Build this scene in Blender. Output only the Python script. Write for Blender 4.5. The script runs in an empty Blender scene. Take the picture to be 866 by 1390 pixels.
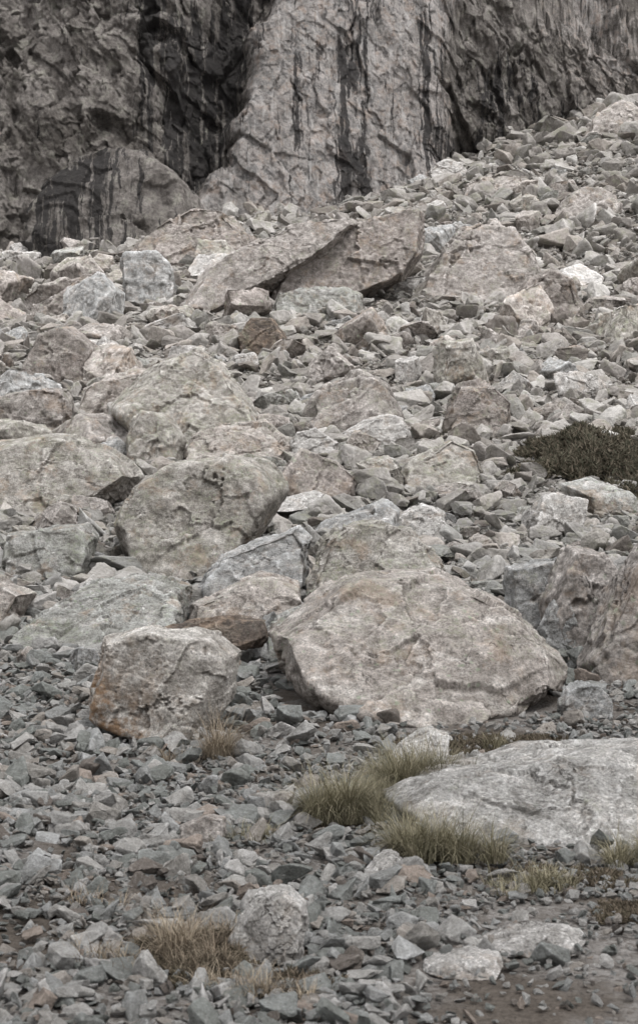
import bpy, bmesh, math, random
import numpy as np
from mathutils import Vector
scene=bpy.context.scene
# ---------------------------------------------------------------- noise
def _h(ix,iy,iz,seed):
    h=(ix.astype(np.uint32)*np.uint32(374761393)+iy.astype(np.uint32)*np.uint32(668265263)+iz.astype(np.uint32)*np.uint32(2246822519)+np.uint32((seed*3266489917+12345)&0xffffffff))
    h^=h>>np.uint32(15); h*=np.uint32(2246822519); h^=h>>np.uint32(13); h*=np.uint32(3266489917); h^=h>>np.uint32(16)
    return h.astype(np.float64)/4294967295.0
def vn(x,y,z,seed=0):
    x=np.asarray(x,float);y=np.asarray(y,float)+0*x;z=np.asarray(z,float)+0*x
    fx=np.floor(x);fy=np.floor(y);fz=np.floor(z)
    ix=fx.astype(np.int64);iy=fy.astype(np.int64);iz=fz.astype(np.int64)
    tx=x-fx;ty=y-fy;tz=z-fz
    tx=tx**3*(tx*(tx*6-15)+10);ty=ty**3*(ty*(ty*6-15)+10);tz=tz**3*(tz*(tz*6-15)+10)
    r=0
    for a in (0,1):
        wx=tx if a else 1-tx
        for b in (0,1):
            wy=ty if b else 1-ty
            for c in (0,1):
                wz=tz if c else 1-tz
                r=r+wx*wy*wz*_h(ix+a,iy+b,iz+c,seed)
    return r*2-1
def fbm(x,y,z,o=4,seed=0,g=.5,l=2.03):
    s=0;a=1;t=0
    for i in range(o):
        s=s+a*vn(x,y,z,seed+i*17);t+=a;a*=g;x=x*l+3.1;y=y*l+1.7;z=z*l+5.3
    return s/t
def facet(x,y,z,seed=0,tilt=1.):
    """cellular fracture facets: every cell is a tilted plane at its own height -> (height, edge distance)"""
    x=np.asarray(x,float);fx=np.floor(x);fy=np.floor(y);fz=np.floor(z)
    ix=fx.astype(np.int64);iy=fy.astype(np.int64);iz=fz.astype(np.int64)
    b1=np.full(x.shape,9.);b2=np.full(x.shape,9.);hv=np.zeros(x.shape)
    for a in (-1,0,1):
        for b in (-1,0,1):
            for c in (-1,0,1):
                jx,jy,jz=ix+a,iy+b,iz+c
                dx=x-(jx+_h(jx,jy,jz,seed+1));dy=y-(jy+_h(jx,jy,jz,seed+2));dz=z-(jz+_h(jx,jy,jz,seed+3))
                d=np.sqrt(dx*dx+dy*dy+dz*dz)
                val=(_h(jx,jy,jz,seed+4)-.5)+tilt*(dx*(_h(jx,jy,jz,seed+5)-.5)+dy*(_h(jx,jy,jz,seed+6)-.5)+dz*(_h(jx,jy,jz,seed+7)-.5))
                n=d<b1;b2=np.where(n,b1,np.minimum(b2,d));hv=np.where(n,val,hv);b1=np.where(n,d,b1)
    return hv,b2-b1
def sst(a,b,x):
    t=np.clip((x-a)/(b-a),0,1);return t*t*(3-2*t)
# ---------------------------------------------------------------- terrain
_ky=np.array([-80,0,4.6,5.4,7.2,10,13.5,17,21.5,28,37,50,68,90,130])
_kz=np.array([-1.5,.22,.36,.40,.54,.89,1.42,2.19,3.52,5.65,9.01,14.45,22.98,33.4,52])
_fy=np.linspace(-80,130,4201);_fz=np.interp(_fy,_ky,_kz)
_k=np.hanning(41);_k/=_k.sum();_fz=np.convolve(np.pad(_fz,20,mode='edge'),_k,'valid')
def H(x,y):
    x=np.asarray(x,float);y=np.asarray(y,float)
    z=np.interp(y,_fy,_fz)
    z=z+0.20*np.maximum(x,0)*sst(45,85,y)+.03*np.minimum(x,0)*sst(30,60,y)
    z=z+np.clip(y/20,.12,1.6)*(.10*fbm(x/2.2,y/2.2,0,3,3))+sst(20,50,y)*.7*fbm(x/7,y/7,0,2,9)
    z=z+.12*sst(-.5,-3,x)*sst(12,7,y)
    return z
def mkmesh(name,V,F,mats=(),smooth=True,attrs=None,coll=None,loc=None):
    me=bpy.data.meshes.new(name)
    V=np.asarray(V,np.float32)
    F=np.asarray(F)
    k=F.shape[1];me.vertices.add(len(V));me.vertices.foreach_set('co',V.ravel())
    me.loops.add(F.size);me.loops.foreach_set('vertex_index',F.astype(np.int32).ravel())
    me.polygons.add(len(F));me.polygons.foreach_set('loop_start',np.arange(0,F.size,k,dtype=np.int32))
    me.update(calc_edges=True)
    me.polygons.foreach_set('use_smooth',np.full(len(me.polygons),smooth))
    for m in mats: me.materials.append(m)
    if attrs:
        for k_,v_ in attrs.items():
            a=me.attributes.new(k_,'FLOAT','POINT');a.data.foreach_set('value',np.asarray(v_,np.float32))
    ob=bpy.data.objects.new(name,me)
    if loc is not None: ob.location=loc
    (coll or scene.collection).objects.link(ob)
    return ob
def gridF(nu,nv):
    i=np.arange(nu-1);j=np.arange(nv-1);I,J=np.meshgrid(i,j,indexing='ij')
    a=I*nv+J;return np.stack([a,a+nv,a+nv+1,a+1],-1).reshape(-1,4)
# ---------------------------------------------------------------- materials
class NT:
    def __init__(s,name):
        s.m=bpy.data.materials.new(name);s.m.use_nodes=True;s.t=s.m.node_tree;s.t.nodes.clear()
        s.out=s.t.nodes.new('ShaderNodeOutputMaterial');s.b=s.t.nodes.new('ShaderNodeBsdfPrincipled')
        s.t.links.new(s.b.outputs[0],s.out.inputs[0]);s.b.inputs['Roughness'].default_value=.92
        s.b.inputs['Specular IOR Level'].default_value=.2
    def put(s,sock,v):
        if isinstance(v,bpy.types.NodeSocket): s.t.links.new(v,sock)
        elif isinstance(v,(tuple,list)) and len(v)==3 and sock.type=='RGBA': sock.default_value=(*v,1)
        else: sock.default_value=v
    def math(s,op,a,b=0.,c=None,clamp=False):
        n=s.t.nodes.new('ShaderNodeMath');n.operation=op;n.use_clamp=clamp;s.put(n.inputs[0],a);s.put(n.inputs[1],b)
        if c is not None:s.put(n.inputs[2],c)
        return n.outputs[0]
    def mix(s,f,a,b,mode='MIX'):
        n=s.t.nodes.new('ShaderNodeMix');n.data_type='RGBA';n.blend_type=mode
        s.put(n.inputs[0],f);s.put(n.inputs[6],a);s.put(n.inputs[7],b);return n.outputs[2]
    def var(s,f,col,lo,hi):
        return s.mix(f,s.mix(1.,col,lo,'MULTIPLY'),s.mix(1.,col,hi,'MULTIPLY'))
    def noise(s,v,sc,det=6,ro=.6,dist=0.,out=0):
        n=s.t.nodes.new('ShaderNodeTexNoise');s.put(n.inputs['Vector'],v);n.inputs['Scale'].default_value=sc
        n.inputs['Detail'].default_value=det;n.inputs['Roughness'].default_value=ro;n.inputs['Distortion'].default_value=dist
        return n.outputs[out]
    def vor(s,v,sc,feat='F1',out=0):
        n=s.t.nodes.new('ShaderNodeTexVoronoi');n.feature=feat;s.put(n.inputs['Vector'],v);n.inputs['Scale'].default_value=sc
        return n.outputs[out]
    def mr(s,v,a,b,c=0.,d=1.):
        n=s.t.nodes.new('ShaderNodeMapRange');s.put(n.inputs[0],v)
        for i,q in enumerate((a,b,c,d)):n.inputs[i+1].default_value=q
        return n.outputs[0]
    def vm(s,op,a,b):
        n=s.t.nodes.new('ShaderNodeVectorMath');n.operation=op;s.put(n.inputs[0],a)
        s.put(n.inputs['Scale'] if op=='SCALE' else n.inputs[1],b);return n.outputs[0]
    def rotm(s,v,rot,sc):
        n=s.t.nodes.new('ShaderNodeMapping');s.put(n.inputs[0],v);n.inputs['Rotation'].default_value=rot;n.inputs['Scale'].default_value=sc;return n.outputs[0]
    def coord(s,o='Object'):
        return s.t.nodes.new('ShaderNodeTexCoord').outputs[o]
    def attr(s,nm):
        n=s.t.nodes.new('ShaderNodeAttribute');n.attribute_name=nm;return n.outputs['Fac']
    def sep(s,v):
        n=s.t.nodes.new('ShaderNodeSeparateXYZ');s.put(n.inputs[0],v);return n.outputs
    def geo(s,o): return s.t.nodes.new('ShaderNodeNewGeometry').outputs[o]
    def rnd(s): return s.t.nodes.new('ShaderNodeObjectInfo').outputs['Random']
    def ramp(s,v,stops,interp='LINEAR'):
        n=s.t.nodes.new('ShaderNodeValToRGB');s.put(n.inputs[0],v);r=n.color_ramp;r.interpolation=interp
        while len(r.elements)<len(stops): r.elements.new(.5)
        for i,(p,c) in enumerate(stops): r.elements[i].position=p
        for i,(p,c) in enumerate(stops): r.elements[i].color=(*c,1)
        return n.outputs[0]
    def bump(s,h,dist,st=1.,prev=None):
        n=s.t.nodes.new('ShaderNodeBump');s.put(n.inputs['Height'],h);n.inputs['Distance'].default_value=dist;n.inputs['Strength'].default_value=st
        if prev is not None:s.put(n.inputs['Normal'],prev)
        return n.outputs[0]
def rock_mat(name,c1,c2,c3,k=1.,lichen=.3,lcol=(.26,.27,.195),rust=0.,dark=.25,och=.5):
    m=NT(name);co=m.coord()
    r=m.rnd();v=m.vm('ADD',co,m.vm('SCALE',(37.,11.,53.),r))
    a=m.noise(v,1.1*k,9,.7,.4);b=m.noise(v,6*k,9,.75);f=m.noise(m.rotm(v,(.5,.35,.2),(.8,.8,2.0)),2.2*k,9,.74,.8)
    col=m.mix(m.mr(a,.44,.56),c1,c2)
    col=m.mix(m.math('MULTIPLY',m.mr(f,.51,.58),.85),col,c3)
    col=m.var(m.mr(b,.36,.64),col,(.62,.61,.59),(1.4,1.4,1.4))
    d=m.noise(v,2.6*k,12,.8,.6)
    col=m.mix(m.math('MULTIPLY',m.mr(d,.53,.61),dark*1.9,clamp=True),col,(.11,.105,.095))
    sp=m.noise(v,40*k,5,.8);col=m.var(m.mr(sp,.37,.65),col,(.60,.60,.60),(1.44,1.44,1.44))
    oc=m.math('MULTIPLY',m.mr(m.noise(v,1.9*k,9,.78),.53,.61),och);col=m.mix(oc,col,(.38,.295,.225))
    cn=m.noise(v,1.2*k,5,.6,.5);cr=m.mr(m.math('ABSOLUTE',m.math('SUBTRACT',cn,.5)),.005,.0)
    cr=m.math('MULTIPLY',cr,m.mr(m.noise(v,1.3*k,2,.5),.50,.56))
    col=m.mix(m.math('MULTIPLY',cr,.65),col,(.06,.055,.05))
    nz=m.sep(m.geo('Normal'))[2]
    if lichen>0:
        lf=m.math('MULTIPLY',m.mr(m.noise(v,1.7*k,6,.65),.59-.14*lichen,.67-.11*lichen),m.mr(m.noise(v,12*k,9,.84),.48,.55))
        lf=m.math('MULTIPLY',lf,m.mr(nz,-.5,.35),clamp=True)
        col=m.mix(m.math('MULTIPLY',lf,.65),col,lcol)
        dots=m.math('MULTIPLY',m.mr(m.vor(m.vm('ADD',v,m.vm('SCALE',m.noise(v,9*k,4,.6,0.,1),.08/k)),10*k),.25,.14),m.mr(m.noise(v,3.1*k,3,.5),.51,.56))
        col=m.mix(m.math('MULTIPLY',dots,.6*min(1,lichen*2.2)),col,(.33,.40,.29))
        bd=m.math('MULTIPLY',m.mr(m.vor(v,19*k),.27,.12),m.mr(m.noise(v,4.3*k,3,.5),.50,.58))
        col=m.mix(m.math('MULTIPLY',bd,.6),col,(.09,.09,.082))
    if rust>0:
        o=m.sep(co);rf=m.math('MULTIPLY',m.mr(m.noise(v,2.6,9,.74),.45,.55),m.mr(m.math('ADD',o[0],m.math('MULTIPLY',o[2],.9)),.30,-.10),clamp=True)
        col=m.mix(m.math('MULTIPLY',rf,rust),col,(.27,.17,.095))
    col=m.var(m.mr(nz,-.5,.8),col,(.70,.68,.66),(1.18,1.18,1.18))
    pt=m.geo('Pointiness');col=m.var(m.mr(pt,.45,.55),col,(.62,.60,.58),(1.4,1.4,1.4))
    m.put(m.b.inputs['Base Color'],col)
    bm=m.bump(m.math('ADD',b,f),.075/k,.85)
    bm=m.bump(m.noise(v,18*k,9,.82),.05/k,1.,bm);bm=m.bump(cr,-.04/k,1.,bm)
    m.put(m.b.inputs['Normal'],bm)
    return m.m
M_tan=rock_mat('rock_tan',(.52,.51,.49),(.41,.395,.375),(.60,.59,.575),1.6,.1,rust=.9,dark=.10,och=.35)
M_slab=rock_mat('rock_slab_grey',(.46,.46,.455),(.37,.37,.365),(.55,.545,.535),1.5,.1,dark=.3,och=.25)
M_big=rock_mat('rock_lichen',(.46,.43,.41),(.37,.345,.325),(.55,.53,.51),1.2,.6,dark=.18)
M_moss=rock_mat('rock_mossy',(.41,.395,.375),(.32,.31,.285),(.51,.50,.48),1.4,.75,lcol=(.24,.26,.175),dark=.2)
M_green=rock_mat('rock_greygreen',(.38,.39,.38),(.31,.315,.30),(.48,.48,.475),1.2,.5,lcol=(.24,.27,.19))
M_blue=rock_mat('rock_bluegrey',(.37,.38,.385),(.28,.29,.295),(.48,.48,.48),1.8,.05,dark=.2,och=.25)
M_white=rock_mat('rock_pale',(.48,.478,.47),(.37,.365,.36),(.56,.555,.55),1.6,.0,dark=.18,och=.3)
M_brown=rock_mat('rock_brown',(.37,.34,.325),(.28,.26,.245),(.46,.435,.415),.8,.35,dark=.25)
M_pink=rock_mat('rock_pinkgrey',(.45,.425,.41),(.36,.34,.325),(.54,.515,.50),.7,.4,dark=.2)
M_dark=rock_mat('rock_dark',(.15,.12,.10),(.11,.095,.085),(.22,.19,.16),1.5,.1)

def stone_mat():
    m=NT('scree_stone');co=m.coord();r=m.rnd()
    v=m.vm('ADD',co,m.vm('SCALE',(97.,41.,73.),r))
    near=m.ramp(r,[(0,(.32,.33,.33)),(.12,(.41,.41,.405)),(.25,(.27,.285,.28)),(.38,(.46,.455,.445)),(.5,(.35,.34,.325)),(.6,(.24,.255,.245)),(.7,(.38,.355,.33)),(.79,(.52,.515,.51)),(.86,(.36,.31,.275)),(.91,(.43,.44,.445)),(.96,(.19,.17,.155))],'CONSTANT')
    far=m.ramp(r,[(0,(.36,.34,.325)),(.15,(.44,.425,.41)),(.3,(.29,.275,.26)),(.45,(.39,.375,.36)),(.55,(.48,.465,.45)),(.65,(.31,.305,.29)),(.75,(.40,.37,.345)),(.86,(.54,.53,.515)),(.92,(.22,.20,.185))],'CONSTANT')
    py=m.sep(m.geo('Position'))[1]
    col=m.mix(m.mr(py,12,26),near,far)
    a=m.noise(v,1.6,7,.65);b=m.noise(m.vm('MULTIPLY',v,(1.,1.,3.5)),3.5,6,.7,.5)
    col=m.var(m.mr(a,.35,.65),col,(.70,.69,.67),(1.15,1.15,1.15))
    col=m.mix(m.math('MULTIPLY',m.mr(b,.56,.66),.35),col,(.50,.49,.48))
    col=m.mix(m.math('MULTIPLY',m.mr(b,.44,.34),.45),col,(.15,.145,.135))
    col=m.mix(m.math('MULTIPLY',m.math('MULTIPLY',m.mr(m.noise(v,2.4,6,.7),.52,.62),m.mr(py,10,20)),.5),col,(.27,.275,.21))
    sp=m.noise(v,16,4,.8);col=m.var(m.mr(sp,.3,.72),col,(.72,.72,.72),(1.22,1.22,1.22))
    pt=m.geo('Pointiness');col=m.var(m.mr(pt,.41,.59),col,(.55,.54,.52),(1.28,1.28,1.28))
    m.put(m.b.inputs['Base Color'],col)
    bm=m.bump(a,.12,.6);bm=m.bump(m.noise(v,9,8,.8),.04,.7,bm);m.put(m.b.inputs['Normal'],bm)
    return m.m
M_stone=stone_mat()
def ground_mat():
    m=NT('soil_and_grit');p=m.geo('Position')
    a=m.noise(p,1.1,6,.6);b=m.noise(p,30,5,.75);v=m.vor(p,42,out=1)
    grit=m.mix(m.sep(v)[0],(.14,.13,.12),(.34,.33,.32))
    soil=m.mix(m.mr(b,.3,.7),(.06,.05,.042),(.14,.122,.105))
    col=m.mix(m.mr(a,.42,.58,.3,1.),grit,soil)
    m.put(m.b.inputs['Base Color'],col)
    bm=m.bump(m.vor(p,42),-.02,.8);bm=m.bump(b,.03,.8,bm);m.put(m.b.inputs['Normal'],bm);return m.m
def leaf_mat(name,c1,c2,c3):
    m=NT(name);n=m.noise(m.geo('Position'),6,3,.6);h=m.attr('rnd')
    col=m.mix(h,m.mix(m.mr(n,.35,.65),c1,c2),c3)
    m.put(m.b.inputs['Base Color'],col);m.b.inputs['Roughness'].default_value=.8;return m.m
# ---------------------------------------------------------------- ground
ys=np.concatenate([np.linspace(-70,2,24)[:-1],2*np.exp(np.linspace(0,math.log(62),560))])
ss=np.linspace(-1,1,420);ss=np.sign(ss)*(.45*np.abs(ss)+.55*np.abs(ss)**3)
Y,S=np.meshgrid(ys,ss,indexing='ij');X=S*(30+np.maximum(Y,0)*.75)
Z=H(X,Y)
Z=Z+.02*np.clip(Y/8,.5,10)*fbm(X/.35,Y/.35,0,3,21)*sst(2,4,Y)
mkmesh('ground',np.stack([X,Y,Z],-1).reshape(-1,3),gridF(*X.shape)[:,::-1].copy(),[ground_mat()])
# ---------------------------------------------------------------- rock builder
_ico={}
def ico(l):
    if l not in _ico:
        bm=bmesh.new();bmesh.ops.create_icosphere(bm,subdivisions=l,radius=1.);bm.verts.ensure_lookup_table()
        V=np.array([v.co[:] for v in bm.verts]);F=np.array([[v.index for v in f.verts] for f in bm.faces]);bm.free();_ico[l]=(V,F)
    return _ico[l]
def hull_planes(P):
    bm=bmesh.new()
    for p in P:bm.verts.new(p)
    bmesh.ops.convex_hull(bm,input=bm.verts)
    bm.normal_update()
    vs=set()
    out=[]
    for f in bm.faces:
        out.append((np.array(f.normal[:]),np.array(f.verts[0].co[:])))
        for v in f.verts:vs.add(tuple(v.co))
    bm.free();return out,np.array(list(vs))
def rock_shape(P,level=6,p=40,ncut=8,cut=(.80,.97),seed=0,rough=1.,strat=1.,nstep=3,fac=1.):
    r=np.random.default_rng(seed)
    pl,hv=hull_planes(P);c=(hv.max(0)+hv.min(0))/2;c=.5*c+.5*hv.mean(0)
    N=[];D=[]
    for n,q in pl:
        h=n@(q-c)
        if h<0:n=-n;h=-h
        if h>1e-5:N.append(n);D.append(h)
    ext=hv.max(0)-hv.min(0);sz=float(np.prod(ext)**(1/3))
    for i in range(ncut):
        n=r.normal(size=3)/ext;n/=np.linalg.norm(n);h=((hv-c)@n).max()*r.uniform(*cut);N.append(n);D.append(h)
    N=np.array(N);D=np.array(D)
    V,F=ico(level);d=V*ext;d/=np.linalg.norm(d,axis=1)[:,None]
    o=r.uniform(0,90,3)
    q=np.maximum(d@N.T,0)/D[None]
    dd=d*2.2+o
    for i in range(N.shape[0]):
        q[:,i]*=1+.022*rough*vn(dd[:,0],dd[:,1],dd[:,2],seed+200+i)+.014*rough*vn(dd[:,0]*3,dd[:,1]*3,dd[:,2]*3,seed+300+i)
    mx=q.max(1)
    pv=p*np.exp(.9*vn(dd[:,0]*.8,dd[:,1]*.8,dd[:,2]*.8,seed+400))
    s=((q/mx[:,None])**pv[:,None]).sum(1)**(1/pv)*mx
    W=c+d/s[:,None]
    a,b,e=W[F[:,0]],W[F[:,1]],W[F[:,2]];fn=np.cross(b-a,e-a);n=np.zeros_like(W)
    for k in range(3):
        for ax in range(3): n[:,ax]+=np.bincount(F[:,k],fn[:,ax],len(W))
    n/=np.maximum(np.linalg.norm(n,axis=1),1e-12)[:,None]
    u=W/sz+o
    disp=.03*fbm(u[:,0]*1.6,u[:,1]*1.6,u[:,2]*1.6,3,seed)+.026*fbm(u[:,0]*5,u[:,1]*5,u[:,2]*5,6,seed+5,.64)
    wp=.10*fbm(u[:,0]*2.5,u[:,1]*2.5,u[:,2]*2.5,6,seed+50,.68)
    for i in range(nstep):
        sn=r.normal(size=3)*[1,.6,1];sn/=np.linalg.norm(sn);t=(W-c)@sn/sz+wp*1.3;h=r.uniform(-.35,.35)
        w2=r.normal(size=3);w2/=np.linalg.norm(w2);lim=sst(-.3,.3,(W-c)@w2/sz+r.uniform(0,.2)+wp)
        disp-=fac*r.uniform(.012,.03)*sst(h,h+r.uniform(.02,.09),t)*lim
    f1,_=facet(u[:,0]*1.5+wp*3,u[:,1]*1.5+wp*3,u[:,2]*2+wp*3,seed+60,3.0)
    f2,_=facet(u[:,0]*3.4+wp*5,u[:,1]*3.4+wp*4,u[:,2]*4.4+wp*5,seed+70,2.8)
    disp+=(.022*f1+.014*f2)*fac
    fd=r.normal(size=3)*[.4,.4,1];fd/=np.linalg.norm(fd)
    t=(u@fd)*6+1.4*fbm(u[:,0]*2,u[:,1]*2,u[:,2]*2,3,seed+3);fr=t-np.floor(t)
    disp+=strat*.008*(fr-.5)*sst(0,.5,vn(u[:,0]*1.5,u[:,1]*1.5,u[:,2]*1.5,seed+30))
    W=W+n*(disp*sz*rough)[:,None]
    return W,F
foot=[]
GS=1.08
def boulder(x,y,w,h,d,out,mat,lean=.35,p=90,ncut=12,level=6,seed=0,rough=1.,strat=1.,fs=.84,bs=.85,name='boulder',sink=0.,skirt=True,foots=.72,fac=1.,nstep=3):
    P=[];w*=GS;h*=GS*1.06
    for u,v in out:
        if v<.12 and skirt: v=v-.2
        P.append((u*w,lean*v*d,v*h))
        P.append((u*w*fs,lean*v*d-.5*d*(1 if v>.5 else .9),v*h*.9))
        P.append((u*w*bs,lean*v*d+.5*d,v*h*.9 if v>0 else v*h))
    W,F=rock_shape(P,level,p,ncut,seed=seed,rough=rough,strat=strat,fac=fac,nstep=nstep)
    yc=y+d*.42
    z0=float(H(x,y+.1*d))
    foot.append((x,yc,w*.5*foots,d*.5*foots))
    return mkmesh(name,W,F,[mat],loc=(x,yc,z0-sink*h*.5))
O_A=[(-.43,.9),(-.09,1),(.32,.97),(.5,.78),(.45,.37),(.2,.02),(-.23,.05),(-.5,.23),(-.46,.6)]
O_B=[(-.5,.5),(-.39,.69),(-.21,.95),(.06,1),(.19,.88),(.34,.65),(.5,.3),(.48,.12),(.15,0),(-.21,.05),(-.43,.2)]
O_C=[(-.5,.35),(-.35,.8),(-.1,1),(.28,.93),(.5,.45),(.45,0),(-.4,0)]
O_D=[(-.5,.15),(-.25,.7),(-.02,.97),(.2,1),(.45,.8),(.5,.5),(.4,.05),(-.4,0)]
O_E=[(-.5,.42),(-.37,.78),(-.15,.97),(.2,1),(.4,.88),(.5,.7),(.33,.3),(.1,.05),(-.2,0),(-.42,.15)]
O_F=[(-.5,.35),(-.42,.7),(-.05,1),(.2,.95),(.5,.5),(.42,.1),(-.45,0)]
O_G=[(-.5,.5),(-.3,.75),(.06,1),(.28,.75),(.5,.3),(.4,0),(-.05,0),(-.3,.15)]
O_H=[(-.5,.5),(-.2,1),(.25,.95),(.5,.5),(.45,0),(-.4,0)]
O_I=[(-.5,.75),(-.2,.95),(.1,1),(.4,.8),(.5,.5),(.3,.15),(-.1,0),(-.5,.05)]
O_J=[(-.5,.3),(-.25,.8),(.1,1),(.35,.8),(.5,.35),(.45,0),(-.45,0)]
O_K=[(-.5,.3),(-.3,.9),(.1,1),(.5,.6),(.35,.05),(-.4,0)]
O_L1=[(-.5,.04),(-.32,.38),(.14,.9),(.45,1),(.5,.88),(.27,.47),(-.05,.13),(-.32,0)]
O_L2=[(-.5,.04),(-.38,.27),(.01,.73),(.37,.98),(.5,.96),(.47,.46),(.32,.15),(-.18,0)]
O_M=[(-.5,.1),(-.3,.45),(-.1,.85),(.05,1),(.3,.9),(.45,.5),(.5,.1),(.3,0),(-.4,0)]
O_Q=[(-.5,.3),(-.39,.6),(-.05,.83),(.4,1),(.5,.95),(.5,.4),(.25,.1),(-.1,0),(-.33,.1)]
O_S=[(-.5,.2),(-.3,.6),(.35,1),(.5,.8),(.45,.2),(0,0),(-.4,0)]
O_T=[(-.5,.1),(-.45,.55),(.1,1),(.45,.85),(.5,.3),(.4,0),(-.4,0)]
O_X=[(-.5,.3),(-.48,.85),(.4,1),(.5,.8),(.48,.1),(-.45,0)]
O_Z=[(-.5,0),(-.3,.5),(.15,1),(.4,.8),(.5,.3),(.4,0)]
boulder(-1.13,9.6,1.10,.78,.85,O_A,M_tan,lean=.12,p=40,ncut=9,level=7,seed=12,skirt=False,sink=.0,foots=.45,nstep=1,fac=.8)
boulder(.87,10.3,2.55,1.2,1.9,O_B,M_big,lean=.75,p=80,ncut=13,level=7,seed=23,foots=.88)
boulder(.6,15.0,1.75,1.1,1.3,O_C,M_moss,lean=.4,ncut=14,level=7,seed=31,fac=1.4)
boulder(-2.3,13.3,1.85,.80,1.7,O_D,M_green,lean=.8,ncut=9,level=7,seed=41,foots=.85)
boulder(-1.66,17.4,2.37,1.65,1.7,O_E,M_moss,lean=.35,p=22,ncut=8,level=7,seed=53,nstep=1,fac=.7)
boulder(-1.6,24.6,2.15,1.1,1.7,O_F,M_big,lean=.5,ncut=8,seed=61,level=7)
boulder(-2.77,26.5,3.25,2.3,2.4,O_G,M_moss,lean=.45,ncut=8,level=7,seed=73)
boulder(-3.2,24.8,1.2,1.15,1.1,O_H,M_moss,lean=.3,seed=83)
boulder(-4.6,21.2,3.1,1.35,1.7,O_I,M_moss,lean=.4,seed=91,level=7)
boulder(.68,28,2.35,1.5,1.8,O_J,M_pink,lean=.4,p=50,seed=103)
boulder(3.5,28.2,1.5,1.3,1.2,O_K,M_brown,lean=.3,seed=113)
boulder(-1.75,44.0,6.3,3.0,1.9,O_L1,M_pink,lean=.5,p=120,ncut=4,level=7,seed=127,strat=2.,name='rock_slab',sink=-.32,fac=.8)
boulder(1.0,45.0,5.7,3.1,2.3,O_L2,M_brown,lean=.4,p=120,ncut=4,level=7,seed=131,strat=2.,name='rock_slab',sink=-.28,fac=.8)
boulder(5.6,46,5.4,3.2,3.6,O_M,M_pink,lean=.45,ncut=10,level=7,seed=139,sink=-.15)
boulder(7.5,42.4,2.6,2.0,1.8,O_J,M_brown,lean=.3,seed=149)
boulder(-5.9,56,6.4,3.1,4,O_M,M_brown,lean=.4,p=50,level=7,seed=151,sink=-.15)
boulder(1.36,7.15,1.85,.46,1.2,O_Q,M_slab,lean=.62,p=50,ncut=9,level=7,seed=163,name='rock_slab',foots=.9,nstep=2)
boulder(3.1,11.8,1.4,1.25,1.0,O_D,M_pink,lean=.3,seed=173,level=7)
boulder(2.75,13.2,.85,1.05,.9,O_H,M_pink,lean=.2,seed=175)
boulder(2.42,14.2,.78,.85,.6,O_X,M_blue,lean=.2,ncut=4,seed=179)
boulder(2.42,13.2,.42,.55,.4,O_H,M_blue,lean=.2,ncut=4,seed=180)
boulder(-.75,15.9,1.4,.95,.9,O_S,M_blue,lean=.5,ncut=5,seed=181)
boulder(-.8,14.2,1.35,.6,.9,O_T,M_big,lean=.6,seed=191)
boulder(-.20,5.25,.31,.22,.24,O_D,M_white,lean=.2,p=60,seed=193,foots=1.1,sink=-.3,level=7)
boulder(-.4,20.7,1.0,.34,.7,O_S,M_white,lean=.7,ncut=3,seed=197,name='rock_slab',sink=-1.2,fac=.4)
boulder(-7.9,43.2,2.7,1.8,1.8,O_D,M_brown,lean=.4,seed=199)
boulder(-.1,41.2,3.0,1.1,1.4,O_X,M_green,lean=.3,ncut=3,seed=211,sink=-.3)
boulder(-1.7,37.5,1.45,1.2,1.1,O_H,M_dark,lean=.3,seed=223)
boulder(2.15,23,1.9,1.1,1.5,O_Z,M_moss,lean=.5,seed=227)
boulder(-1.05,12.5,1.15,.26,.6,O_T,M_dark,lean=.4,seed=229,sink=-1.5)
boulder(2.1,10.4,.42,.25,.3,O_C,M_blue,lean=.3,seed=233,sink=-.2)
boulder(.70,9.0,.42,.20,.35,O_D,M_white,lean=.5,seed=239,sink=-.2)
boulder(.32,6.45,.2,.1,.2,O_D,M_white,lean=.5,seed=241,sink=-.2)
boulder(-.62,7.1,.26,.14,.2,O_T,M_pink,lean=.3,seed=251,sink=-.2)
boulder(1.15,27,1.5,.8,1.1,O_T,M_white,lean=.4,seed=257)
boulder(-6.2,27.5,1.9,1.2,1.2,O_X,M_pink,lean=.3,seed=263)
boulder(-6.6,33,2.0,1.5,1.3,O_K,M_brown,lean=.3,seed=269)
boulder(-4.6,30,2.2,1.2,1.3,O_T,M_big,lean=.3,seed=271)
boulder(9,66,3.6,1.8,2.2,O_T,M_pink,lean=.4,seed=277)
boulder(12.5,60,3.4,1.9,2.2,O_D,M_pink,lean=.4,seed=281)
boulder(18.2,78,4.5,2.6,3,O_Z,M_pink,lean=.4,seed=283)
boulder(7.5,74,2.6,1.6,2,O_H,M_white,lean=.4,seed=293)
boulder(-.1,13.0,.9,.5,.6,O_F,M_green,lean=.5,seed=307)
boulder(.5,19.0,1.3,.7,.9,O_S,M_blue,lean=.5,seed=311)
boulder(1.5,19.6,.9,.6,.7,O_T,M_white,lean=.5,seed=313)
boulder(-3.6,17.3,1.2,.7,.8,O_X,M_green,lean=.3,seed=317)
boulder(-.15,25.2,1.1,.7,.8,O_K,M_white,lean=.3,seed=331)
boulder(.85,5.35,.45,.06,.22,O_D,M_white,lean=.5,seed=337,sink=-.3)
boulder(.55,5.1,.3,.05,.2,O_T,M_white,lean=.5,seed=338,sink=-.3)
boulder(-3.9,14.5,1.3,.65,.9,O_K,M_big,lean=.4,seed=341)
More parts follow.
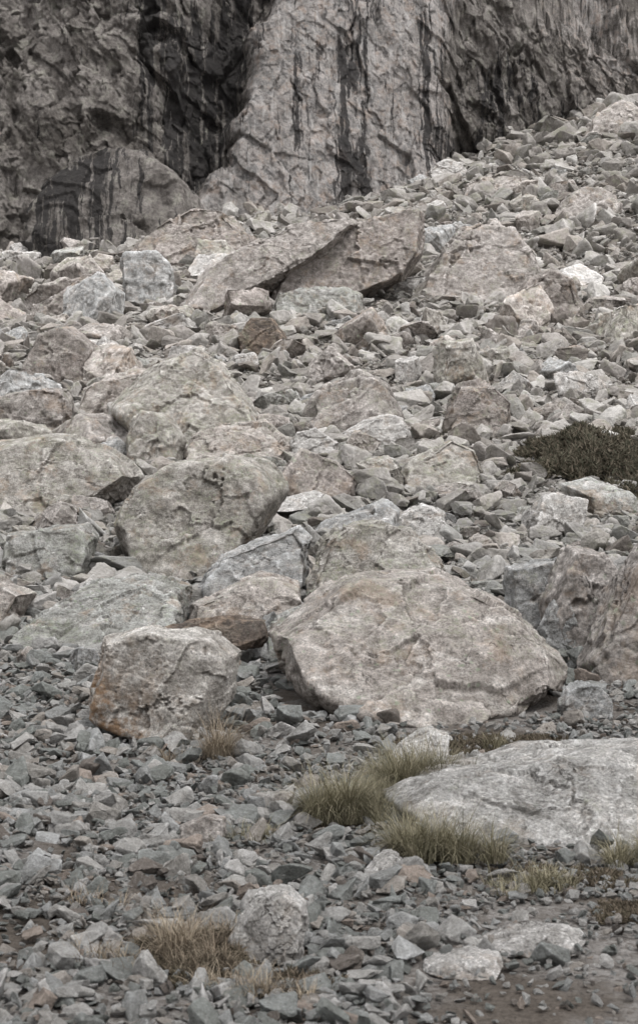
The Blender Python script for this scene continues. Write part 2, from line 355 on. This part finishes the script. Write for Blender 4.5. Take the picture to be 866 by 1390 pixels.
# loose angular blocks strewn over the slope
var=[];mats=[M_pink,M_brown,M_big,M_moss,M_green,M_blue,M_white,M_pink]
for i in range(24):
    r=np.random.default_rng(500+i);P=[]
    e=np.array([1,r.uniform(.6,.95),[.45,.7,.58,.85,.35][i%5]])
    sh=r.normal(0,.22,(3,3));np.fill_diagonal(sh,1)
    for cx in (-1,1):
        for cy in (-1,1):
            for cz in (-1,1):
                q=np.array([cx,cy,cz])*r.uniform(.62,1.05,3);P.append((sh@q)*e*.5)
    for k in range(3):
        q=r.normal(size=3);q/=np.linalg.norm(q);P.append(q*e*.62)
    W,F=rock_shape(P,6,130,7,seed=520+i,cut=(.76,.95));W=W-(W.max(0)+W.min(0))/2;W/=(W.max(0)-W.min(0))[0]
    ob=mkmesh('boulder_shape',W,F,[mats[i%8]],coll=bpy.data.collections.new('tmp'));var.append((ob.data,W[:,2].max()));bpy.data.objects.remove(ob)
r=np.random.default_rng(77)
for y0,y1,n,s0,s1 in ((12.5,24,80,.3,1.0),(21,42,150,.5,2.2),(38,62,130,.7,2.8),(58,86,80,.8,2.4)):
    k=0;t=0
    while k<n and t<6000:
        t+=1;y=r.uniform(y0,y1);x=r.uniform(-1,1)*(1+.29*y)
        if r.random()>.5+.5*sst(4,-4,x*20/y): continue
        s=s0+(s1-s0)*r.random()**2.2
        if any(((x-fx)/(rx+s*.3))**2+((y-fy_)/(ry+s*.3))**2<1 for fx,fy_,rx,ry in foot): continue
        if ((x-5.3)/2.4)**2+((y-25.5)/3.4)**2<1: continue
        me,hz=var[r.integers(0,24)]
        ob=bpy.data.objects.new('boulder',me);scene.collection.objects.link(ob)
        sz_=s*r.uniform(.85,1.25)
        ob.location=(x,y,float(H(x,y))+hz*sz_*.45);ob.rotation_euler=(r.normal(.2,.3),r.normal(0,.3),r.uniform(0,6.28))
        ob.scale=(s,s*r.uniform(.8,1.2),sz_);foot.append((x,y,s*.34,s*.3));k+=1
# ---------------------------------------------------------------- stones (instanced)
lib=bpy.data.collections.new('scree_stone_shapes')
NV=30
for i in range(NV):
    r=np.random.default_rng(900+i)
    kind=i%4
    e=np.array([1,r.uniform(.6,.9),[.30,.52,.66,.40][kind]])
    P=[]
    for a in range(r.integers(9,14)):
        q=r.normal(size=3);q/=np.linalg.norm(q);q=np.sign(q)*np.abs(q)**.6;P.append(q*e*.5)
    W,F=rock_shape(P,5,[110,60,25][i%3],3,seed=900+i,rough=.85,nstep=2,cut=(.84,.98))
    W=W-(W.max(0)+W.min(0))/2;W/=(W.max(0)-W.min(0))[0]
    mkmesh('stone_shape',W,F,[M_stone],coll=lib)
def smin(y): return .014+.0028*y
pts=[];scl=[];rot=[];idx=[]
def scatter(y0,y1,dens,kmax,seed,half=(1.2,.31),sm=1.,expo=2.,xr=None):
    r=np.random.default_rng(seed)
    ye=np.linspace(y0,y1,200)
    w=dens/(smin(ye)*sm)**2*2*(half[0]+half[1]*ye);n=int(((w[1:]+w[:-1])/2*np.diff(ye)).sum());cdf=np.cumsum(w);cdf/=cdf[-1]
    y=np.interp(r.random(n),cdf,ye);x=r.uniform(-1,1,n)*(half[0]+half[1]*y)
    s=smin(y)*sm*np.minimum(r.random(n)**(-1/expo),kmax)
    fine=sst(.1,.7,x+.25*fbm(x*2,y*2,0,2,5))*sst(12.5,10.5,y)
    patch=sst(.0,.3,fbm(x/1.6,y/2.2,3.,3,19))*.65
    s=np.where((r.random(n)<np.maximum(.88*fine,patch))&(s>smin(y)*1.7),s*.42,s)
    if xr:
        m=(x>xr[0])&(x<xr[1]);x,y,s,fine=x[m],y[m],s[m],fine[m]
    keep=np.ones(len(x),bool)
    so=fbm(x/1.1,y/1.1,0,3,77);keep&=~((fine>.5)&(so>.1)&(r.random(len(x))<.65))
    keep&=~((fbm(x/.7,y/.9,7.,3,78)>.22)&(y<13)&(r.random(len(x))<.6))
    for fx,fy_,rx,ry in foot: keep&=((x-fx)/rx)**2+((y-fy_)/ry)**2>1
    keep&=~((((x-5.3)/1.6)**2+((y-25.5)/2.6)**2<1)&(r.random(len(x))<.7))
    keep&=~((((x+.46)/.26)**2+((y-5.3)/.32)**2<1)&(r.random(len(x))<.85))
    for gx,gy in ((.10,7.6),(.55,8.35),(.56,6.85)): keep&=~((((x-gx)/.2)**2+((y-gy)/.2)**2<1)&(r.random(len(x))<.8))
    x,y,s=x[keep],y[keep],s[keep];n=len(x)
    z=H(x,y)+s*r.uniform(-.12,.28,n)+smin(y)*r.uniform(0,1.0,n)
    slope=.05+.4*sst(5,45,y)
    R=np.stack([r.normal(0,.40,n)+slope*.7,r.normal(0,.40,n),r.uniform(0,6.283,n)],1)
    S=np.stack([s,s*r.uniform(.75,1.15,n),s*r.uniform(.7,1.3,n)],1)
    pts.append(np.stack([x,y,z],1));scl.append(S);rot.append(R);idx.append(r.integers(0,NV,n))
scatter(3.2,15,.76,5.2,1,expo=1.8)
scatter(14,42,.72,8,2,expo=1.75)
scatter(41,93,.75,7,3,half=(3,.29),expo=1.8)
scatter(3.2,11,.05,2.4,4,sm=2.6,xr=(-9,.4))
P_=np.concatenate(pts);S_=np.concatenate(scl);R_=np.concatenate(rot);I_=np.concatenate(idx)
print('STONES',len(P_))
me=bpy.data.meshes.new('scree_stones');me.vertices.add(len(P_));me.vertices.foreach_set('co',P_.astype(np.float32).ravel())
for nm,a in (('rot',R_),('scl',S_)):
    at=me.attributes.new(nm,'FLOAT_VECTOR','POINT');at.data.foreach_set('vector',a.astype(np.float32).ravel())
at=me.attributes.new('idx','INT','POINT');at.data.foreach_set('value',I_.astype(np.int32))
so=bpy.data.objects.new('scree_stones',me);scene.collection.objects.link(so)
ng=bpy.data.node_groups.new('scatter','GeometryNodeTree')
ng.interface.new_socket('Geometry',in_out='INPUT',socket_type='NodeSocketGeometry');ng.interface.new_socket('Geometry',in_out='OUTPUT',socket_type='NodeSocketGeometry')
gi=ng.nodes.new('NodeGroupInput');go=ng.nodes.new('NodeGroupOutput')
ip=ng.nodes.new('GeometryNodeInstanceOnPoints');ci=ng.nodes.new('GeometryNodeCollectionInfo');ci.inputs['Collection'].default_value=lib
ci.inputs['Separate Children'].default_value=True;ci.inputs['Reset Children'].default_value=True
def na(nm,ty):
    n=ng.nodes.new('GeometryNodeInputNamedAttribute');n.data_type=ty;n.inputs[0].default_value=nm;return n.outputs[0]
L=ng.links.new
L(gi.outputs[0],ip.inputs['Points']);L(ci.outputs[0],ip.inputs['Instance']);ip.inputs['Pick Instance'].default_value=True
L(na('idx','INT'),ip.inputs['Instance Index']);e2=ng.nodes.new('FunctionNodeEulerToRotation');L(na('rot','FLOAT_VECTOR'),e2.inputs[0]);L(e2.outputs[0],ip.inputs['Rotation']);L(na('scl','FLOAT_VECTOR'),ip.inputs['Scale']);L(ip.outputs[0],go.inputs[0])
md=so.modifiers.new('scatter','NODES');md.node_group=ng
# ---------------------------------------------------------------- cliff
def cliff_mat():
    m=NT('cliff_rock');p=m.geo('Position');pale=m.attr('pale');st=m.attr('stain');cav=m.attr('cav')
    a=m.noise(p,.35,8,.65);b=m.noise(p,1.4,9,.74);c=m.noise(p,6,6,.78)
    br=m.mix(m.mr(a,.40,.60),(.19,.175,.16),(.36,.335,.315))
    br=m.mix(m.math('MULTIPLY',m.mr(b,.53,.62),.6),br,(.29,.29,.24))
    br=m.mix(m.math('MULTIPLY',m.mr(m.noise(p,.9,8,.7),.54,.62),.5),br,(.11,.10,.092))
    pl=m.mix(m.mr(m.noise(m.vm('MULTIPLY',p,(1.,1.,.45)),.5,9,.72,.5),.43,.57),(.58,.545,.525),(.40,.38,.365))
    pl=m.mix(m.math('MULTIPLY',m.mr(b,.52,.58),.7),pl,(.36,.29,.245))
    pl=m.mix(m.math('MULTIPLY',m.mr(b,.47,.40),.6),pl,(.33,.335,.34))
    pl=m.mix(m.math('MULTIPLY',m.mr(m.noise(p,.8,9,.75),.52,.58),.45),pl,(.25,.23,.215))
    pf=m.math('ADD',pale,m.math('MULTIPLY',m.math('SUBTRACT',b,.5),1.4));pf=m.mr(pf,.36,.56)
    col=m.mix(pf,br,pl)
    col=m.var(m.mr(b,.35,.65),col,(.68,.67,.66),(1.28,1.28,1.28))
    col=m.var(m.mr(c,.34,.68),col,(.66,.66,.66),(1.28,1.28,1.28))
    cn=m.noise(m.vm('MULTIPLY',p,(1.,1.,.55)),.42,7,.6,.4);cr=m.mr(m.math('ABSOLUTE',m.math('SUBTRACT',cn,.5)),.0055,.0)
    cn2=m.noise(m.rotm(p,(0,.7,0),(1.,1.,.4)),.6,6,.6,.3);cr=m.math('MAXIMUM',cr,m.mr(m.math('ABSOLUTE',m.math('SUBTRACT',cn2,.47)),.005,.0))
    cr=m.math('MULTIPLY',cr,m.mr(m.noise(p,.55,3,.5),.42,.55))
    col=m.mix(m.math('MULTIPLY',cr,.75),col,(.08,.072,.066))
    # stains run down the wall from wet seams, breaking up at their edges
    wp=m.vm('ADD',p,m.vm('SCALE',m.noise(p,.6,5,.6,0.,1),.7))
    w=m.noise(m.vm('MULTIPLY',wp,(1.5,.4,.10)),1.,5,.62,.1)
    w2=m.noise(m.vm('MULTIPLY',wp,(5.5,1.2,.24)),1.,3,.6,.1)
    ww=m.math('ADD',m.math('MULTIPLY',w,.58),m.math('MULTIPLY',w2,.42));ww=m.math('ADD',ww,m.math('MULTIPLY',m.math('SUBTRACT',c,.5),.16))
    sf=m.math('ADD',ww,m.math('MULTIPLY',st,.20));sf=m.mr(sf,.56,.61)
    col=m.mix(m.math('MULTIPLY',sf,.90),col,(.042,.04,.04))
    ws=m.math('MULTIPLY',m.mr(m.noise(m.vm('MULTIPLY',wp,(2.6,1.5,.18)),1.,4,.65),.55,.62),m.math('MULTIPLY',pf,m.math('SUBTRACT',1.,sf)))
    col=m.mix(m.math('MULTIPLY',ws,.5),col,(.64,.625,.61))
    col=m.mix(cav,col,m.mix(1.,col,(.45,.43,.42),'MULTIPLY'))
    m.put(m.b.inputs['Base Color'],col)
    bm=m.bump(b,.45,.9);bm=m.bump(c,.2,.9,bm);bm=m.bump(cr,-.12,1.,bm);m.put(m.b.inputs['Normal'],bm);return m.m
M_cliff=cliff_mat()
def seg(a,b,n): return np.linspace(a,b,n,endpoint=False)
us=np.concatenate([seg(-75,-24,40),seg(-24,27,820),np.linspace(27,85,40)])
vs=np.concatenate([seg(8,17,20),seg(17,43,520),np.linspace(43,85,50)])
U,Vv=np.meshgrid(us,vs,indexing='ij')
yb=np.interp(U,[-75,-24,-14,-6,0,8,20,30,85],[60,63,64,69,72,76,87,92,100])
lean=.22
y=yb+(Vv-22)*lean
wob=1.1*fbm(Vv/3,0*U,1.+0*U,4,61)
eL=np.interp(Vv,[20,26,30,35,39,60],[-6.3,-6.0,-4.5,-3.6,-1.6,4])+wob
eR=np.interp(Vv,[20,30,39,60],[7.4,7.2,7.8,9])+wob*.7
face=sst(eL-.9,eL+.9,U)*(1-sst(eR-.6,eR+1.6,U))
y-=2.2*face
y+=1.8*np.exp(-((U-(eL-1.6))/1.5)**2)
y+=2.2*np.exp(-((U-11)/2.6)**4-((Vv-30.5)/1.8)**4)
y+=fbm(U/6,Vv/9,2+0*U,4,40)*2.0*(1-.4*face)
wx=.9*fbm(U/2.5,Vv/2.5,0*U,5,81)
h1,e1=facet((U+wx)/3.6,(Vv+.5*U+wx)/6.5,0*U+.3,83,1.8)
h2,e2=facet((U*.9+Vv*.35+wx)/1.5,(Vv-.3*U-wx)/2.6,0*U+.6,87,1.8)
h3,e3=facet((U+wx*.9)/.55,(Vv+wx*.9)/.8,0*U+.6,93,1.8)
k=1-.55*face
y+=k*(1.2*h1+.75*h2+.30*h3)
y+=.5*fbm((U+Vv*.5)/.9,(Vv-.5*U)/2.0,0*U,5,45,.62)*k
y+=.12*fbm(U/.5,Vv/.7,0*U,4,55)
crack=(1-sst(0,.02,e1))*.5*sst(.0,.4,fbm(U/3,Vv/3,0*U+4,2,5))
pale=face*(.78+.35*fbm(U/3,Vv/5,0*U,3,66))+(1-face)*(.10+.3*fbm(U/4,Vv/4,0*U,3,67)+.30*sst(12,20,U))
def g(cx,cz,rx,rz,a): return a*np.exp(-((U-cx)/rx)**2-((Vv-cz)/rz)**2)
stain=-.12-.12*(1-face)+g(-7.2,30,2.0,6,1.1)+g(-5.2,35,1.6,5,.7)+g(-1.2,31,1.0,4.5,.6)+g(2.2,33,1.6,7,.7)+g(6.2,34,1.0,6,.7)+g(10.5,30.3,2.4,1.7,1.8)+g(11.5,36.5,3.2,3.5,.9)+g(-4,38,2,3,.3)+g(17,36,3,3,.5)+g(1.7,27.3,.8,1.8,.8)+g(-9.5,36,1.2,3,.5)
stain+=.3*fbm(U/2.5,Vv/5,0*U,3,70)
mkmesh('cliff_face',np.stack([U,y,Vv],-1).reshape(-1,3),gridF(*U.shape),[M_cliff],attrs={'pale':pale.ravel(),'stain':stain.ravel(),'cav':np.clip(crack,0,1).ravel()})
b=boulder(-9.5,59.3,9.3,5.6,7,[(-.5,-.05),(-.46,.5),(-.36,.8),(-.1,1),(.18,.95),(.4,.65),(.5,.1),(.3,-.1)],M_cliff,lean=.3,p=30,ncut=9,level=7,seed=401,name='rock_buttress',strat=1.5,sink=.1,rough=1.3)
nv=len(b.data.vertices);co=np.zeros(nv*3,np.float32);b.data.vertices.foreach_get('co',co);co=co.reshape(-1,3)
for nm,val in (('pale',.15+.2*fbm(co[:,0],co[:,1],co[:,2],2,5)),('stain',-.1+.6*sst(2.5,-1.5,co[:,0])*sst(6.8,4.8,co[:,2])),('cav',np.zeros(nv))):
    at=b.data.attributes.new(nm,'FLOAT','POINT');at.data.foreach_set('value',np.asarray(val,np.float32))
# ---------------------------------------------------------------- plants
def blades(name,x,y,n,rad,hgt,mat,wid=.0018,bend=1.1,seed=0):
    r=np.random.default_rng(seed);V=[];F=[];A=[]
    z0=float(H(x,y))
    cl=[(r.normal(0,.26)*rad,r.normal(0,.2)*rad,r.uniform(.6,1.15),r.uniform(0,6.28)) for _ in range(9)]
    for i in range(n):
        cx,cy,ch,cd=cl[r.integers(0,9)]
        a=r.uniform(0,6.283);rr=rad*.16*math.sqrt(r.random());bx,by=cx+rr*math.cos(a),cy+rr*math.sin(a)
        d=a+r.normal(0,.7);L_=hgt*ch*r.uniform(.35,1.2);t=r.uniform(.2,1)*bend;c=r.random();w=wid*r.uniform(.7,1.4)
        px,pz=0,0;ang=r.uniform(.0,.75);base=len(V);sx,sy=-math.sin(d),math.cos(d);K=5
        for k in range(K+1):
            ww=w*(1-k/K*.85)
            V.append((bx+px*math.cos(d)+sx*ww,by+px*math.sin(d)+sy*ww,pz));V.append((bx+px*math.cos(d)-sx*ww,by+px*math.sin(d)-sy*ww,pz));A+=[c,c]
            px+=L_/K*math.sin(ang);pz+=L_/K*math.cos(ang);ang+=t*2.0/K
        for k in range(K):
            q=base+2*k;F.append((q,q+1,q+3,q+2))
    return mkmesh(name,V,np.array(F),[mat],attrs={'rnd':A},loc=(x,y,z0+.02))
M_grass=leaf_mat('grass_blades',(.08,.078,.045),(.155,.145,.09),(.31,.28,.20))
M_dry=leaf_mat('dry_grass',(.30,.25,.19),(.40,.35,.27),(.17,.135,.10))
M_jun=leaf_mat('juniper_leaves',(.045,.05,.033),(.08,.08,.055),(.15,.125,.095))
M_mossc=leaf_mat('moss_leaves',(.055,.047,.034),(.095,.085,.055),(.16,.13,.10))
for i,(x,y,n,rd,hg) in enumerate([(.10,7.6,3600,.5,.36),(.55,8.35,3000,.5,.35),(.56,6.85,2800,.42,.28),(.30,7.95,1300,.4,.26),(.85,8.5,1200,.4,.24),(1.60,6.75,1500,.32,.22),(-.35,7.2,300,.3,.14),(1.05,6.3,500,.3,.15),(1.3,9.5,400,.4,.15),(.9,6.2,300,.3,.12)]):
    blades('grass_tuft',x,y,n,rd,hg,M_grass,seed=i+50)
for i,(x,y,n,rd,hg) in enumerate([(-.56,5.3,900,.2,.23),(-.70,9.15,800,.28,.40),(-.44,5.15,600,.2,.17),(-.8,5.2,250,.3,.12),(-.3,4.95,300,.3,.13),(-.95,9.1,200,.3,.16),(-.4,5.6,300,.3,.12),(-1.0,6.0,120,.3,.11),(-.15,4.85,200,.3,.1)]):
    blades('dry_grass_tuft',x,y,n,rd,hg,M_dry,seed=i+80,bend=1.1)
def leafmass(name,x,y,rx,ry,hgt,n,ls,mat,seed,gap=-.18):
    r=np.random.default_rng(seed);a=r.uniform(0,6.283,n);q=np.sqrt(r.random(n));edge=.75+.5*fbm(np.cos(a)*2.5,np.sin(a)*2.5,seed+0*a,4,seed,.6)
    lx=rx*q*edge*np.cos(a);ly=ry*q*edge*np.sin(a)
    cl=fbm(lx*3.2/rx*1.6,ly*3.2/ry*1.6,0*lx,4,seed+2)
    keep=cl>gap+.25*q**4;lx,ly,cl,q=lx[keep],ly[keep],cl[keep],q[keep];n=len(lx)
    lz=H(x+lx,y+ly)+hgt*(1-q**2*.8)*r.random(n)**.6*(.55+cl)
    d=r.normal(size=(n,3));d[:,2]=np.abs(d[:,2])+.4;d/=np.linalg.norm(d,axis=1)[:,None]
    s=np.cross(d,r.normal(size=(n,3)));s/=np.linalg.norm(s,axis=1)[:,None]
    L_=ls*r.uniform(.5,1.3,n)[:,None];c=np.stack([lx,ly,lz],1)
    V=np.stack([c-s*L_*.13,c+s*L_*.13,c+d*L_+s*L_*.04,c+d*L_-s*L_*.04],1).reshape(-1,3)
    F=np.arange(n*4).reshape(-1,4);return mkmesh(name,V,F,[mat],attrs={'rnd':np.repeat(r.random(n),4)},loc=(x,y,0))
leafmass('juniper_shrub',5.5,25.3,2.4,3.8,.6,90000,.10,M_jun,3,-.08)
leafmass('juniper_shrub',5.9,22.6,1.5,2.0,.45,36000,.10,M_jun,4,-.05)
for i,(x,y,rx,ry,h,n) in enumerate([(1.2,9.6,1.0,.4,.07,26000),(2.0,6.7,.5,.4,.14,18000),(1.2,6.5,.5,.3,.06,12000),(-.45,5.3,.32,.38,.11,26000),(.3,7.7,.6,.5,.06,20000),(1.9,8.9,.7,.25,.05,9000),(1.4,5.9,.3,.2,.05,7000),(-.1,5.0,.25,.15,.06,7000)]):
    leafmass('moss_patch',x,y,rx,ry,h,n,.026,M_mossc,20+i)
# ---------------------------------------------------------------- light
w=bpy.data.worlds.new('World');scene.world=w;w.use_nodes=True;t=w.node_tree;bg=t.nodes['Background']
sky=t.nodes.new('ShaderNodeTexSky');sky.sky_type='NISHITA';sky.sun_disc=False;EL,AZ=60,-35
sky.sun_elevation=math.radians(EL);sky.sun_rotation=math.radians(AZ+180);sky.air_density=1;sky.dust_density=3
hs=t.nodes.new('ShaderNodeHueSaturation');hs.inputs['Saturation'].default_value=.1
cm=t.nodes.new('ShaderNodeMix');cm.data_type='RGBA';cm.inputs[0].default_value=.7;cm.inputs[7].default_value=(10.9,10.75,10.85,1)
t.links.new(sky.outputs[0],hs.inputs['Color']);t.links.new(hs.outputs[0],cm.inputs[6]);t.links.new(cm.outputs[2],bg.inputs[0]);bg.inputs[1].default_value=.14
sd=bpy.data.lights.new('sun','SUN');sd.energy=2.1;sd.angle=math.radians(16);sd.color=(1,.97,.945)
sun=bpy.data.objects.new('sun',sd);scene.collection.objects.link(sun)
az=math.radians(AZ+180);dirv=Vector((math.sin(az)*math.cos(math.radians(EL)),math.cos(az)*math.cos(math.radians(EL)),math.sin(math.radians(EL))))
sun.rotation_euler=dirv.to_track_quat('Z','Y').to_euler();sun.location=(0,0,60)
scene.view_settings.view_transform='Standard';scene.view_settings.look='None';scene.view_settings.exposure=0
cam=bpy.data.cameras.new('camera');cam.sensor_fit='HORIZONTAL';cam.sensor_width=36;cam.lens=36*1800/866;cam.clip_end=600;cam.clip_start=.1
cam.dof.use_dof=True;cam.dof.focus_distance=14;cam.dof.aperture_fstop=9
co_=bpy.data.objects.new('camera',cam);co_.location=(0,0,1.7);co_.rotation_euler=(math.radians(95),0,0);scene.collection.objects.link(co_);scene.camera=co_
